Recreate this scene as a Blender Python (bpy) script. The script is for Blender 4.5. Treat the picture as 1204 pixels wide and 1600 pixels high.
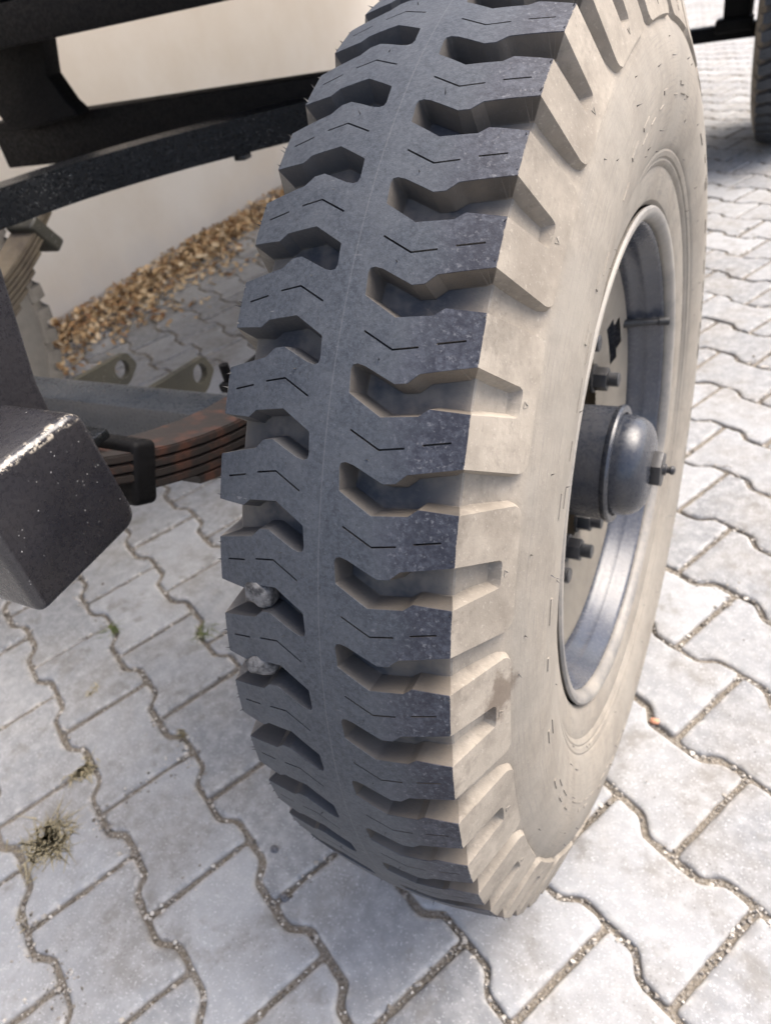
import bpy, bmesh, math, random
from mathutils import Vector, Matrix, noise
from mathutils.geometry import delaunay_2d_cdt

scene = bpy.context.scene
for o in list(bpy.data.objects):
    bpy.data.objects.remove(o)
random.seed(7)
PI = math.pi

# ------------------------------------------------------------------ camera
cam_data = bpy.data.cameras.new('camera')
cam = bpy.data.objects.new('camera', cam_data)
scene.collection.objects.link(cam)
CAM_ROT = Matrix(((0.8792527, -0.1478292, 0.4528368),
                  (0.4404105, 0.6145386, -0.6545081),
                  (-0.1815302, 0.7749121, 0.6054403)))
CAM_POS = Vector((0.226333, -0.668531, 0.953307))
cam.matrix_world = Matrix.Translation(CAM_POS) @ CAM_ROT.to_4x4()
cam_data.sensor_fit = 'VERTICAL'
cam_data.sensor_height = 24.0
cam_data.lens = 17.15
cam_data.clip_start = 0.01
cam_data.clip_end = 2000
cam_data.dof.use_dof = True
cam_data.dof.focus_distance = 0.43
cam_data.dof.aperture_fstop = 7.0
scene.camera = cam

# ------------------------------------------------------------------ world and sun
SUN_AZ = math.radians(50)      # clockwise from +Y
SUN_EL = math.radians(58)
world = bpy.data.worlds.new('World')
scene.world = world
world.use_nodes = True
wn = world.node_tree.nodes
wl = world.node_tree.links
bg = wn['Background']
sky = wn.new('ShaderNodeTexSky')
sky.sky_type = 'NISHITA'
sky.sun_disc = False
sky.sun_elevation = SUN_EL
sky.sun_rotation = SUN_AZ
sky.dust_density = 4.5
sky.air_density = 0.8
sky.ozone_density = 0.6
wl.new(sky.outputs[0], bg.inputs[0])
bg.inputs[1].default_value = 0.14
sun_data = bpy.data.lights.new('sun', 'SUN')
sun_data.energy = 1.45
sun_data.angle = math.radians(46)
sun_data.color = (1.0, 0.95, 0.88)
sun = bpy.data.objects.new('sun', sun_data)
scene.collection.objects.link(sun)
sd = Vector((math.sin(SUN_AZ) * math.cos(SUN_EL), math.cos(SUN_AZ) * math.cos(SUN_EL), math.sin(SUN_EL)))
sun.rotation_euler = sd.to_track_quat('Z', 'Y').to_euler()
sun.location = sd * 20
vs = scene.view_settings
vs.view_transform = 'Standard'
vs.look = 'None'
vs.exposure = 1.65
vs.gamma = 1.0
vs.use_curve_mapping = False
scene.cycles.max_bounces = 5
scene.cycles.diffuse_bounces = 4
scene.cycles.glossy_bounces = 2

# ------------------------------------------------------------------ helpers
COL = scene.collection


def link(name, me, mat=None, parent=None, loc=None):
    o = bpy.data.objects.new(name, me)
    COL.objects.link(o)
    if mat is not None and me is not None and not me.materials:
        me.materials.append(mat)
    if parent is not None:
        o.parent = parent
    if loc is not None:
        o.location = loc
    return o


def empty(name, loc=(0, 0, 0), parent=None):
    o = bpy.data.objects.new(name, None)
    o.empty_display_size = 0.1
    COL.objects.link(o)
    o.location = loc
    if parent is not None:
        o.parent = parent
    return o


def tag(o, label=None, cat=None, group=None, kind=None):
    if label:
        o['label'] = label
    if cat:
        o['category'] = cat
    if group:
        o['group'] = group
    if kind:
        o['kind'] = kind
    return o


def bm_mesh(name, bm, smooth=True, angle=32):
    me = bpy.data.meshes.new(name)
    bmesh.ops.recalc_face_normals(bm, faces=bm.faces[:])
    bm.to_mesh(me)
    bm.free()
    if smooth:
        me.shade_smooth()
        me.set_sharp_from_angle(angle=math.radians(angle))
    return me


def part(name, bm, mat, parent=None, loc=None, smooth=True, angle=32):
    return link(name, bm_mesh(name, bm, smooth, angle), mat, parent, loc)


def add_box(bm, lo, hi, bevel=0.0, seg=2, mat4=None):
    r = bmesh.ops.create_cube(bm, size=1.0)
    vs_ = r['verts']
    c = [(lo[i] + hi[i]) / 2 for i in range(3)]
    s = [hi[i] - lo[i] for i in range(3)]
    for v in vs_:
        v.co = Vector((c[0] + v.co.x * s[0], c[1] + v.co.y * s[1], c[2] + v.co.z * s[2]))
    if bevel > 0:
        es = list({e for v in vs_ for e in v.link_edges})
        rr = bmesh.ops.bevel(bm, geom=es, offset=bevel, segments=seg, affect='EDGES', profile=0.5)
        vs_ = list({v for f in rr['faces'] for v in f.verts} | {v for v in vs_ if v.is_valid})
    if mat4 is not None:
        for v in vs_:
            v.co = mat4 @ v.co
    return vs_


def add_revolve_x(bm, prof, n=96, skip=None, close=False):
    """prof: list of (x, r); ring around the X axis. skip(i, j) leaves face out"""
    rings = []
    for (x, r) in prof:
        if r < 1e-6:
            rings.append([bm.verts.new((x, 0, 0))])
        else:
            rings.append([bm.verts.new((x, -r * math.cos(2 * PI * k / n), r * math.sin(2 * PI * k / n))) for k in range(n)])
    m = len(prof)
    for i in range(m if close else m - 1):
        a, b = rings[i], rings[(i + 1) % m]
        for k in range(n):
            if skip and skip(i, k):
                continue
            k2 = (k + 1) % n
            if len(a) == 1 and len(b) == 1:
                continue
            if len(a) == 1:
                bm.faces.new((a[0], b[k], b[k2]))
            elif len(b) == 1:
                bm.faces.new((a[k], b[0], a[k2]))
            else:
                bm.faces.new((a[k], b[k], b[k2], a[k2]))


def add_prism(bm, pts, axis, lo, hi, bevel=0.0, seg=2):
    """extrude a 2D outline along axis 0 (pts are (y, z)), 1 (x, z) or 2 (x, y)"""
    def mk(p, h):
        if axis == 0:
            return (h, p[0], p[1])
        if axis == 1:
            return (p[0], h, p[1])
        return (p[0], p[1], h)
    a = [bm.verts.new(mk(p, lo)) for p in pts]
    b = [bm.verts.new(mk(p, hi)) for p in pts]
    n = len(pts)
    f1 = bm.faces.new(a)
    f2 = bm.faces.new(b[::-1])
    fs = [f1, f2]
    for i in range(n):
        fs.append(bm.faces.new((a[i], a[(i + 1) % n], b[(i + 1) % n], b[i])))
    bmesh.ops.recalc_face_normals(bm, faces=fs)
    if bevel > 0:
        es = list({e for f in (f1, f2) for e in f.edges})
        bmesh.ops.bevel(bm, geom=es, offset=bevel, segments=seg, affect='EDGES', profile=0.5)


def round_poly(pts, rad, seg=4):
    out = []
    n = len(pts)
    for i in range(n):
        p = Vector(pts[i])
        a = Vector(pts[i - 1]) - p
        b = Vector(pts[(i + 1) % n]) - p
        r = rad[i] if isinstance(rad, (list, tuple)) else rad
        if r <= 0:
            out.append((p.x, p.y))
            continue
        r = min(r, a.length * 0.45, b.length * 0.45)
        a = p + a.normalized() * r
        b = p + b.normalized() * r
        for k in range(seg + 1):
            t = k / seg
            q = a * (1 - t) ** 2 + p * 2 * t * (1 - t) + b * t * t
            out.append((q.x, q.y))
    return out


# ------------------------------------------------------------------ materials
def new_mat(name):
    m = bpy.data.materials.new(name)
    m.use_nodes = True
    nt = m.node_tree
    return m, nt, nt.nodes['Principled BSDF']


class N:
    """tiny node-graph helper"""
    def __init__(self, nt):
        self.nt = nt

    def node(self, t, **kw):
        n = self.nt.nodes.new(t)
        for k, v in kw.items():
            setattr(n, k, v)
        return n

    def put(self, sock, v):
        if hasattr(v, 'is_linked') or isinstance(v, bpy.types.NodeSocket):
            self.nt.links.new(v, sock)
        else:
            sock.default_value = v

    def math(self, op, a, b=None, clamp=False):
        n = self.node('ShaderNodeMath', operation=op, use_clamp=clamp)
        self.put(n.inputs[0], a)
        if b is not None:
            self.put(n.inputs[1], b)
        return n.outputs[0]

    def noise(self, vec, scale, detail=4, rough=0.55, dist=0.0):
        n = self.node('ShaderNodeTexNoise')
        if vec is not None:
            self.put(n.inputs['Vector'], vec)
        n.inputs['Scale'].default_value = scale
        n.inputs['Detail'].default_value = detail
        n.inputs['Roughness'].default_value = rough
        n.inputs['Distortion'].default_value = dist
        return n.outputs[0]

    def voronoi(self, vec, scale, feature='F1'):
        n = self.node('ShaderNodeTexVoronoi', feature=feature)
        self.put(n.inputs['Vector'], vec)
        n.inputs['Scale'].default_value = scale
        return n

    def step(self, v, lo, hi, a=0.0, b=1.0):
        n = self.node('ShaderNodeMapRange', interpolation_type='SMOOTHSTEP')
        self.put(n.inputs[0], v)
        n.inputs[1].default_value = lo
        n.inputs[2].default_value = hi
        n.inputs[3].default_value = a
        n.inputs[4].default_value = b
        return n.outputs[0]

    def mix(self, f, a, b, blend='MIX'):
        n = self.node('ShaderNodeMix', data_type='RGBA', blend_type=blend)
        self.put(n.inputs[0], f)
        self.put(n.inputs[6], a if not isinstance(a, tuple) else (*a, 1.0))
        self.put(n.inputs[7], b if not isinstance(b, tuple) else (*b, 1.0))
        return n.outputs[2]

    def bump(self, h, strength, dist, normal=None):
        n = self.node('ShaderNodeBump')
        n.inputs['Strength'].default_value = strength
        n.inputs['Distance'].default_value = dist
        self.put(n.inputs['Height'], h)
        if normal is not None:
            self.put(n.inputs['Normal'], normal)
        return n.outputs[0]

    def obj(self):
        return self.node('ShaderNodeTexCoord').outputs['Object']

    def pos(self):
        return self.node('ShaderNodeNewGeometry').outputs['Position']

    def sep(self, v):
        n = self.node('ShaderNodeSeparateXYZ')
        self.put(n.inputs[0], v)
        return n.outputs

    def attr(self, name):
        return self.node('ShaderNodeAttribute', attribute_name=name).outputs['Fac']


def mat_paver():
    m, nt, b = new_mat('concrete_paver')
    g = N(nt)
    P = g.pos()
    info = g.node('ShaderNodeObjectInfo')
    isl = g.node('ShaderNodeNewGeometry').outputs['Random Per Island']
    rnd = g.math('FRACT', g.math('ADD', g.math('MULTIPLY', info.outputs['Random'], 1.0), isl))
    col = g.mix(rnd, (0.165, 0.169, 0.174), (0.295, 0.300, 0.304))
    big = g.noise(P, 6.0, 3, 0.6)
    col = g.mix(g.step(big, 0.42, 0.68), col, (0.215, 0.208, 0.197))
    mid = g.noise(P, 45.0, 3, 0.65)
    col = g.mix(g.step(mid, 0.35, 0.75, 0.0, 0.6), col, (0.36, 0.36, 0.358))
    fine = g.noise(P, 420.0, 2, 0.7)
    col = g.mix(g.step(fine, 0.50, 0.72, 0.0, 0.55), col, (0.25, 0.245, 0.235))
    col = g.mix(g.step(g.noise(P, 330.0, 1, 0.6), 0.60, 0.72, 0.0, 0.6), col, (0.47, 0.47, 0.465))
    stain = g.step(g.noise(P, 13.0, 4, 0.7), 0.54, 0.70, 0.0, 0.55)
    col = g.mix(stain, col, (0.15, 0.138, 0.12))
    v = g.voronoi(P, 150.0)
    spot = g.math('MULTIPLY', g.step(v.outputs['Distance'], 0.10, 0.24, 1.0, 0.0), g.step(big, 0.44, 0.58))
    col = g.mix(g.math('MULTIPLY', spot, 0.65), col, (0.15, 0.145, 0.135))
    lit_edge_wear = g.attr('edge')
    wmix = g.math('MULTIPLY', lit_edge_wear, g.step(mid, 0.40, 0.65, 0.0, 0.75))
    col = g.mix(wmix, col, (0.43, 0.415, 0.385))  # light caught on the chamfers, painted in together with edge wear
    side = g.attr('side')
    col = g.mix(g.math('MULTIPLY', side, 0.75), col, (0.24, 0.21, 0.175))
    nt.links.new(col, b.inputs['Base Color'])
    b.inputs['Roughness'].default_value = 0.9
    b.inputs['Specular IOR Level'].default_value = 0.25
    h = g.math('ADD', g.math('MULTIPLY', fine, 0.6), g.math('MULTIPLY', mid, 0.8))
    nt.links.new(g.bump(h, 0.55, 0.0016), b.inputs['Normal'])
    return m


def mat_sand():
    m, nt, b = new_mat('joint_sand')
    g = N(nt)
    P = g.pos()
    n1 = g.noise(P, 30, 5, 0.6)
    n2 = g.noise(P, 260, 4, 0.7)
    col = g.mix(n1, (0.12, 0.105, 0.085), (0.22, 0.195, 0.16))
    col = g.mix(g.step(n2, 0.45, 0.7, 0, 0.7), col, (0.36, 0.32, 0.27))
    v = g.voronoi(P, 190)
    col = g.mix(g.step(v.outputs['Distance'], 0.2, 0.5, 0.5, 0.0), col, (0.30, 0.28, 0.25))
    nt.links.new(col, b.inputs['Base Color'])
    b.inputs['Roughness'].default_value = 1.0
    b.inputs['Specular IOR Level'].default_value = 0.1
    nt.links.new(g.bump(g.math('SUBTRACT', n2, v.outputs['Distance']), 1.0, 0.003), b.inputs['Normal'])
    return m


def mat_ground():
    m, nt, b = new_mat('far_ground')
    g = N(nt)
    P = g.pos()
    col = g.mix(g.noise(P, 3, 6, 0.65), (0.28, 0.26, 0.23), (0.40, 0.38, 0.35))
    nt.links.new(col, b.inputs['Base Color'])
    b.inputs['Roughness'].default_value = 1.0
    nt.links.new(g.bump(g.noise(P, 60, 4), 0.6, 0.01), b.inputs['Normal'])
    return m


def mat_tyre():
    m, nt, b = new_mat('dusty_rubber')
    g = N(nt)
    O = g.obj()
    s = g.attr('sc')
    low = g.attr('low')
    sa = g.math('ABSOLUTE', s)
    fine = g.noise(O, 900.0, 2, 0.7)
    grain = g.noise(O, 330.0, 2, 0.7)
    mid = g.noise(O, 38.0, 3, 0.6)
    big = g.noise(O, 9.0, 3, 0.6)
    # tread face: grey road dust over blue black rubber
    dusty = g.mix(g.step(grain, 0.25, 0.75), (0.030, 0.034, 0.041), (0.058, 0.065, 0.075))
    dusty = g.mix(g.step(g.math('ADD', g.math('MULTIPLY', mid, 0.6), g.math('MULTIPLY', big, 0.5)), 0.45, 0.70, 0.0, 0.45), dusty, (0.080, 0.085, 0.092))
    dusty = g.mix(g.step(fine, 0.58, 0.72, 0, 0.40), dusty, (0.125, 0.13, 0.135))
    pit = g.noise(O, 520.0, 1, 0.5)
    dusty = g.mix(g.step(pit, 0.64, 0.72, 0, 0.35), dusty, (0.014, 0.015, 0.018))
    scr = g.node('ShaderNodeMapping')
    g.put(scr.inputs[0], O)
    scr.inputs['Scale'].default_value = (1.0, 14.0, 9.0)
    scr.inputs['Rotation'].default_value = (0.3, 0.5, 0.8)
    scn = g.noise(scr.outputs[0], 26.0, 2, 0.6)
    dusty = g.mix(g.math('MULTIPLY', g.step(scn, 0.70, 0.74, 0, 0.55), g.step(mid, 0.5, 0.6)), dusty, (0.17, 0.17, 0.17))
    dusty = g.mix(g.step(sa, 0.002, 0.009, 0.25, 0.0), dusty, (0.15, 0.15, 0.15))
    blot = g.noise(O, 260.0, 3, 0.75)
    fresh = g.mix(g.step(g.math('ADD', g.math('MULTIPLY', blot, 0.65), g.math('MULTIPLY', mid, 0.35)), 0.38, 0.70), (0.017, 0.018, 0.026), (0.060, 0.064, 0.077))
    fresh = g.mix(g.step(grain, 0.56, 0.76, 0, 0.55), fresh, (0.17, 0.17, 0.175))
    wob = g.math('ADD', s, g.math('MULTIPLY', g.math('SUBTRACT', mid, 0.5), 0.6))
    tread = g.mix(g.step(wob, 0.40, 0.78), dusty, fresh)
    # shoulder and sidewall: tan dust with radial streaks
    sep = g.sep(O)
    ang = g.math('ARCTAN2', sep[2], sep[1])
    cmb = g.node('ShaderNodeCombineXYZ')
    g.put(cmb.inputs[0], g.math('MULTIPLY', s, 3.0))
    g.put(cmb.inputs[1], g.math('MULTIPLY', ang, 0.35))
    streak = g.noise(cmb.outputs[0], 28.0, 4, 0.72)
    dust = g.mix(g.step(g.math('ADD', g.math('MULTIPLY', big, 0.6), g.math('MULTIPLY', mid, 0.4)), 0.36, 0.64), (0.205, 0.180, 0.146), (0.325, 0.288, 0.235))
    dust = g.mix(g.step(mid, 0.5, 0.8, 0, 0.55), dust, (0.16, 0.138, 0.112))
    dust = g.mix(g.math('MULTIPLY', g.step(streak, 0.47, 0.68), g.step(sa, 1.95, 2.15, 0.16, 0.72)), dust, (0.125, 0.115, 0.102))
    dust = g.mix(g.step(blot, 0.55, 0.75, 0.0, 0.35), dust, (0.15, 0.128, 0.10))
    dust = g.mix(g.step(g.noise(O, 17.0, 4, 0.65), 0.48, 0.68, 0.0, 0.55), dust, (0.155, 0.132, 0.105))
    dust = g.mix(g.step(grain, 0.58, 0.75, 0, 0.3), dust, (0.45, 0.41, 0.35))
    dust = g.mix(g.step(fine, 0.64, 0.80, 0, 0.3), dust, (0.13, 0.12, 0.11))
    dust = g.mix(g.math('MULTIPLY', g.step(sa, 1.95, 2.10), g.step(big, 0.35, 0.65, 0.25, 0.75)), dust, (0.205, 0.188, 0.160))
    rub = g.math('ADD', g.math('MULTIPLY', g.noise(O, 24.0, 4, 0.7), 0.75), g.math('MULTIPLY', blot, 0.25))
    dust = g.mix(g.math('MULTIPLY', g.step(rub, 0.47, 0.64, 0.0, 0.6), g.step(sa, 1.0, 1.75, 1.0, 0.35)), dust, (0.115, 0.100, 0.082))
    # brown damp stain low on the shoulder
    dv = g.node('ShaderNodeVectorMath', operation='DISTANCE')
    g.put(dv.inputs[0], O)
    dv.inputs[1].default_value = STAIN
    sd_ = g.math('ADD', dv.outputs['Value'], g.math('MULTIPLY', g.math('SUBTRACT', g.noise(O, 70, 5, 0.7), 0.5), 0.05))
    dust = g.mix(g.step(sd_, 0.008, 0.022, 0.75, 0.0), dust, (0.10, 0.075, 0.055))
    shoulder = g.step(g.math('ADD', sa, g.math('MULTIPLY', g.math('SUBTRACT', blot, 0.56), 0.07)), 0.997, 1.008)
    shoulder = g.math('MAXIMUM', shoulder, g.step(sa, 1.004, 1.010))
    col = g.mix(shoulder, tread, dust)
    # groove floors and walls keep brown dust
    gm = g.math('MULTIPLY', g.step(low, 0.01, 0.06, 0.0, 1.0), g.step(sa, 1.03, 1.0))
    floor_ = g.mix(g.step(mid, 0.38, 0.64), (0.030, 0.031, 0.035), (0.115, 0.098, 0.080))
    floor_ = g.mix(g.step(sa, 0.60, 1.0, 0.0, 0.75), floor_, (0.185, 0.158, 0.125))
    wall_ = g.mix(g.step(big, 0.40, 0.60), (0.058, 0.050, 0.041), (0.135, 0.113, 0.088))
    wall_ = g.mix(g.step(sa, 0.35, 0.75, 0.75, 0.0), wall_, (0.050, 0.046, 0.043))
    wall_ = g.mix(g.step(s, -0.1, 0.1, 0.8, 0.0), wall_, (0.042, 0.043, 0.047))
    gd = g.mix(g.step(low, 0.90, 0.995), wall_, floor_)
    gd = g.mix(g.step(grain, 0.5, 0.75, 0, 0.4), gd, (0.07, 0.065, 0.06))
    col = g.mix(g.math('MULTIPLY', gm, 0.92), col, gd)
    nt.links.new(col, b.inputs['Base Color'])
    g.put(b.inputs['Roughness'], g.step(shoulder, 0, 1, 0.62, 0.85))
    b.inputs['Specular IOR Level'].default_value = 0.35
    h = g.math('ADD', g.math('MULTIPLY', grain, 0.7), g.math('MULTIPLY', fine, 0.4))
    nt.links.new(g.bump(h, 0.35, 0.0008), b.inputs['Normal'])
    return m


def mat_paint(name, base, rough, speck=0.0, dust=0.0, lump=0.0006, lump_scale=60.0, dustcol=(0.40, 0.36, 0.30), coat=0.0, spec=0.5, chip=False):  # chip: paints a highlight along the bend as broken chipped paint
    m, nt, b = new_mat(name)
    g = N(nt)
    O = g.pos()
    n1 = g.noise(O, 25, 5, 0.6)
    n2 = g.noise(O, 220, 4, 0.65)
    col = g.mix(n1, tuple(c * 0.7 for c in base), tuple(c * 1.4 for c in base))
    if dust > 0:
        d = g.math('MULTIPLY', g.step(g.math('ADD', g.noise(O, 8, 5, 0.65), g.math('MULTIPLY', n2, 0.3)), 0.45, 0.85), dust)
        col = g.mix(d, col, dustcol)
    rr = g.step(n2, 0.3, 0.7, rough * 0.75, min(1.0, rough * 1.35))
    hh = g.math('ADD', g.noise(O, lump_scale, 3, 0.6), g.math('MULTIPLY', n2, 0.15))
    if speck > 0:
        v = g.voronoi(O, 260.0)
        clus = g.step(g.noise(O, 11.0, 3, 0.6), 0.40, 0.58)
        sp = g.math('MULTIPLY', g.step(v.outputs['Distance'], 0.09, 0.19, 1.0, 0.0), clus)
        sep = g.sep(v.outputs['Color'])
        sp = g.math('MULTIPLY', sp, g.step(sep[0], 1.0 - speck, 1.0 - speck + 0.05))
        col = g.mix(g.math('MULTIPLY', sp, 0.8), col, (0.45, 0.45, 0.44))
        hh = g.math('ADD', hh, g.math('MULTIPLY', sp, 0.8))
    if chip:  # cream strip: highlight on the bend painted in as broken chipped paint
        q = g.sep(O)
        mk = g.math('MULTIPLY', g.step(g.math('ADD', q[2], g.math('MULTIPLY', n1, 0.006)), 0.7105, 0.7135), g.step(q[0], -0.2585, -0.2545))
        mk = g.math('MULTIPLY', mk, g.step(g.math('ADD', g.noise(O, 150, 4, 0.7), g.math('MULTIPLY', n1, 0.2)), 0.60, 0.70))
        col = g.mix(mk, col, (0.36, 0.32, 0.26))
    nt.links.new(col, b.inputs['Base Color'])
    nt.links.new(rr, b.inputs['Roughness'])
    b.inputs['Specular IOR Level'].default_value = spec
    b.inputs['Coat Weight'].default_value = coat
    b.inputs['Coat Roughness'].default_value = 0.15
    nt.links.new(g.bump(hh, 0.6, lump), b.inputs['Normal'])
    return m


def mat_rust():
    m, nt, b = new_mat('rusty_spring_steel')
    g = N(nt)
    O = g.pos()
    n1 = g.noise(O, 30, 5, 0.65)
    n2 = g.noise(O, 180, 4, 0.65)
    col = g.mix(g.step(n1, 0.46, 0.66), (0.011, 0.008, 0.007), (0.058, 0.021, 0.012))
    col = g.mix(g.step(n2, 0.5, 0.75, 0, 0.6), col, (0.026, 0.013, 0.010))
    nt.links.new(col, b.inputs['Base Color'])
    b.inputs['Roughness'].default_value = 0.7
    nt.links.new(g.bump(n2, 0.6, 0.001), b.inputs['Normal'])
    return m


def mat_wall():
    m, nt, b = new_mat('white_plaster')
    g = N(nt)
    P = g.pos()
    n1 = g.noise(P, 1.6, 6, 0.6)
    n2 = g.noise(P, 90, 4, 0.6)
    col = g.mix(g.step(n1, 0.3, 0.75), (0.57, 0.515, 0.445), (0.65, 0.615, 0.565))
    z = g.sep(P)[2]
    zz = g.math('ADD', z, g.math('MULTIPLY', g.math('SUBTRACT', g.noise(P, 5, 5, 0.65), 0.5), 0.22))
    col = g.mix(g.step(zz, 0.02, 0.20, 0.55, 0.0), col, (0.47, 0.465, 0.46))
    col = g.mix(g.step(g.noise(P, 14, 4, 0.7), 0.66, 0.75, 0, 0.3), col, (0.55, 0.50, 0.43))
    nt.links.new(col, b.inputs['Base Color'])
    b.inputs['Roughness'].default_value = 0.85
    nt.links.new(g.bump(n2, 0.4, 0.002), b.inputs['Normal'])
    return m


def mat_leaf():
    m, nt, b = new_mat('dry_leaf')
    g = N(nt)
    r = g.node('ShaderNodeNewGeometry').outputs['Random Per Island']
    ramp = g.node('ShaderNodeValToRGB')
    nt.links.new(r, ramp.inputs[0])
    e = ramp.color_ramp.elements
    e[0].position = 0.0
    e[0].color = (0.20, 0.095, 0.040, 1)
    e[1].position = 1.0
    e[1].color = (0.62, 0.50, 0.34, 1)
    x = e.new(0.35)
    x.color = (0.40, 0.25, 0.115, 1)
    x = e.new(0.65)
    x.color = (0.56, 0.41, 0.23, 1)
    nt.links.new(ramp.outputs[0], b.inputs['Base Color'])
    b.inputs['Roughness'].default_value = 0.8
    return m


def mat_simple(name, c0, c1, rough=0.8, scale=120, bump=0.001, island=False, metal=0.0):
    m, nt, b = new_mat(name)
    g = N(nt)
    P = g.pos()
    n = g.noise(P, scale, 5, 0.65)
    f = n
    if island:
        f = g.node('ShaderNodeNewGeometry').outputs['Random Per Island']
    else:
        f = g.step(n, 0.35, 0.65)
    nt.links.new(g.mix(f, c0, c1), b.inputs['Base Color'])
    b.inputs['Roughness'].default_value = rough
    b.inputs['Metallic'].default_value = metal
    nt.links.new(g.bump(n, 0.6, bump), b.inputs['Normal'])
    return m


# ------------------------------------------------------------------ wheel constants
R = 0.472
HZ = 0.4626
W = 0.0825
PHR = 1.260083
DP = 0.1180637
NP = 54
PITCH = DP * R


def theta_of(v):
    """tread pitch coordinate -> angle (0 faces the camera side, + is up)"""
    a, b_ = -2.0, 15.0
    rest = (2 * PI - (b_ - a) * DP) / (NP - (b_ - a))
    t = ((v - a) % NP)
    if t <= b_ - a:
        g_ = t * DP
    else:
        g_ = (b_ - a) * DP + (t - (b_ - a)) * rest
    return PHR - (a * DP + g_)


def cyl(x, th, r):
    return Vector((x, -r * math.cos(th), r * math.sin(th)))


def lerp_tab(tab, s):
    if s <= tab[0][0]:
        return tab[0][1:]
    for i in range(len(tab) - 1):
        a, b_ = tab[i], tab[i + 1]
        if s <= b_[0]:
            t = (s - a[0]) / (b_[0] - a[0])
            return tuple(a[k] + (b_[k] - a[k]) * t for k in range(1, len(a)))
    return tab[-1][1:]


SH0 = (W, R - 0.0094)
SH1 = (0.1011, 0.409)
SHN = (0.9447, 0.3279)


def top_prof(s):
    if s <= 1.0:
        return (W * s, R - 0.0094 * s * s)
    t = min(s, 2.0) - 1.0
    return (SH0[0] + (SH1[0] - SH0[0]) * t, SH0[1] + (SH1[1] - SH0[1]) * t)


def _sh(s, d):
    x, r = top_prof(s)
    return (s, x - SHN[0] * d, r - SHN[1] * d)


SIDE = [(2.0,) + _sh(2.0, 0.0040)[1:], (2.05, 0.1000, 0.4035), (2.12, 0.1035, 0.3955), (2.22, 0.1074, 0.384), (2.34, 0.1103, 0.369),
        (2.46, 0.1108, 0.353), (2.56, 0.1096, 0.340), (2.66, 0.1072, 0.327), (2.76, 0.1036, 0.3150), (2.80, 0.1018, 0.3105),
        (2.815, 0.1005, 0.3090), (2.83, 0.1008, 0.3070), (2.86, 0.0993, 0.3030), (2.872, 0.0975, 0.3015), (2.885, 0.0978, 0.2995), (2.91, 0.0962, 0.2965),
        (2.922, 0.0943, 0.2948), (2.935, 0.0945, 0.2930), (2.955, 0.0935, 0.2860), (2.98, 0.0920, 0.2740), (2.993, 0.0895, 0.2665), (3.0, 0.0850, 0.2620)]
LOWT = [_sh(1.34, 0.0100), _sh(1.5, 0.0092), _sh(1.75, 0.0072)] + SIDE
LOWT = [(1.10, 0.0775, 0.4465), (1.22, 0.0785, 0.4430)] + LOWT


def low_prof(s):
    if s <= 0.9:
        return (W * s, R - 0.0094 * s * s - 0.0155)
    if s < 1.10:
        t = (s - 0.9) / 0.2
        a = (W * 0.9, R - 0.0094 * 0.81 - 0.0155)
        return (a[0] + (0.0775 - a[0]) * t, a[1] + (0.4465 - a[1]) * t)
    return lerp_tab(LOWT, s)


def sm(s):      # profile coordinate -> metres along the section
    if s <= 1:
        return s * 0.0825
    if s <= 2:
        return 0.0825 + (s - 1) * 0.0567
    return 0.1392 + (s - 2) * 0.150


def sm_inv(u):
    if u <= 0.0825:
        return u / 0.0825
    if u <= 0.1392:
        return 1 + (u - 0.0825) / 0.0567
    return 2 + (u - 0.1392) / 0.150


def offset_poly(pts, d, closed):
    """move every vertex by d to the left of the travel direction (mitred)"""
    out = []
    n = len(pts)
    for i in range(n):
        p = Vector(pts[i])
        if closed or 0 < i < n - 1:
            a = Vector(pts[i - 1])
            c = Vector(pts[(i + 1) % n])
            d1 = (p - a).normalized()
            d2 = (c - p).normalized()
        elif i == 0:
            d1 = d2 = (Vector(pts[1]) - p).normalized()
        else:
            d1 = d2 = (p - Vector(pts[i - 1])).normalized()
        n1 = Vector((-d1.y, d1.x))
        n2 = Vector((-d2.y, d2.x))
        k = 1 + n1.dot(n2)
        mvec = (n1 + n2) / max(k, 0.45)
        out.append((p + mvec * d))
    return [(q.x, q.y) for q in out]


def inside(pt, poly):
    x, y = pt
    c = False
    j = len(poly) - 1
    for i in range(len(poly)):
        xi, yi = poly[i]
        xj, yj = poly[j]
        if (yi > y) != (yj > y) and x < (xj - xi) * (y - yi) / (yj - yi) + xi:
            c = not c
        j = i
    return c


def seg_d2(p, a, b_):
    ax, ay = a
    bx, by = b_
    dx, dy = bx - ax, by - ay
    L = dx * dx + dy * dy
    t = 0 if L == 0 else max(0, min(1, ((p[0] - ax) * dx + (p[1] - ay) * dy) / L))
    qx, qy = ax + dx * t - p[0], ay + dy * t - p[1]
    return qx * qx + qy * qy


def dens(pts, closed, step):
    out = []
    n = len(pts)
    for i in range(n if closed else n - 1):
        a, b_ = Vector(pts[i]), Vector(pts[(i + 1) % n])
        k = max(1, int(math.ceil((b_ - a).length / step)))
        for j in range(k):
            q = a.lerp(b_, j / k)
            out.append((q.x, q.y))
    if not closed:
        out.append(tuple(pts[-1]))
    return out


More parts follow.
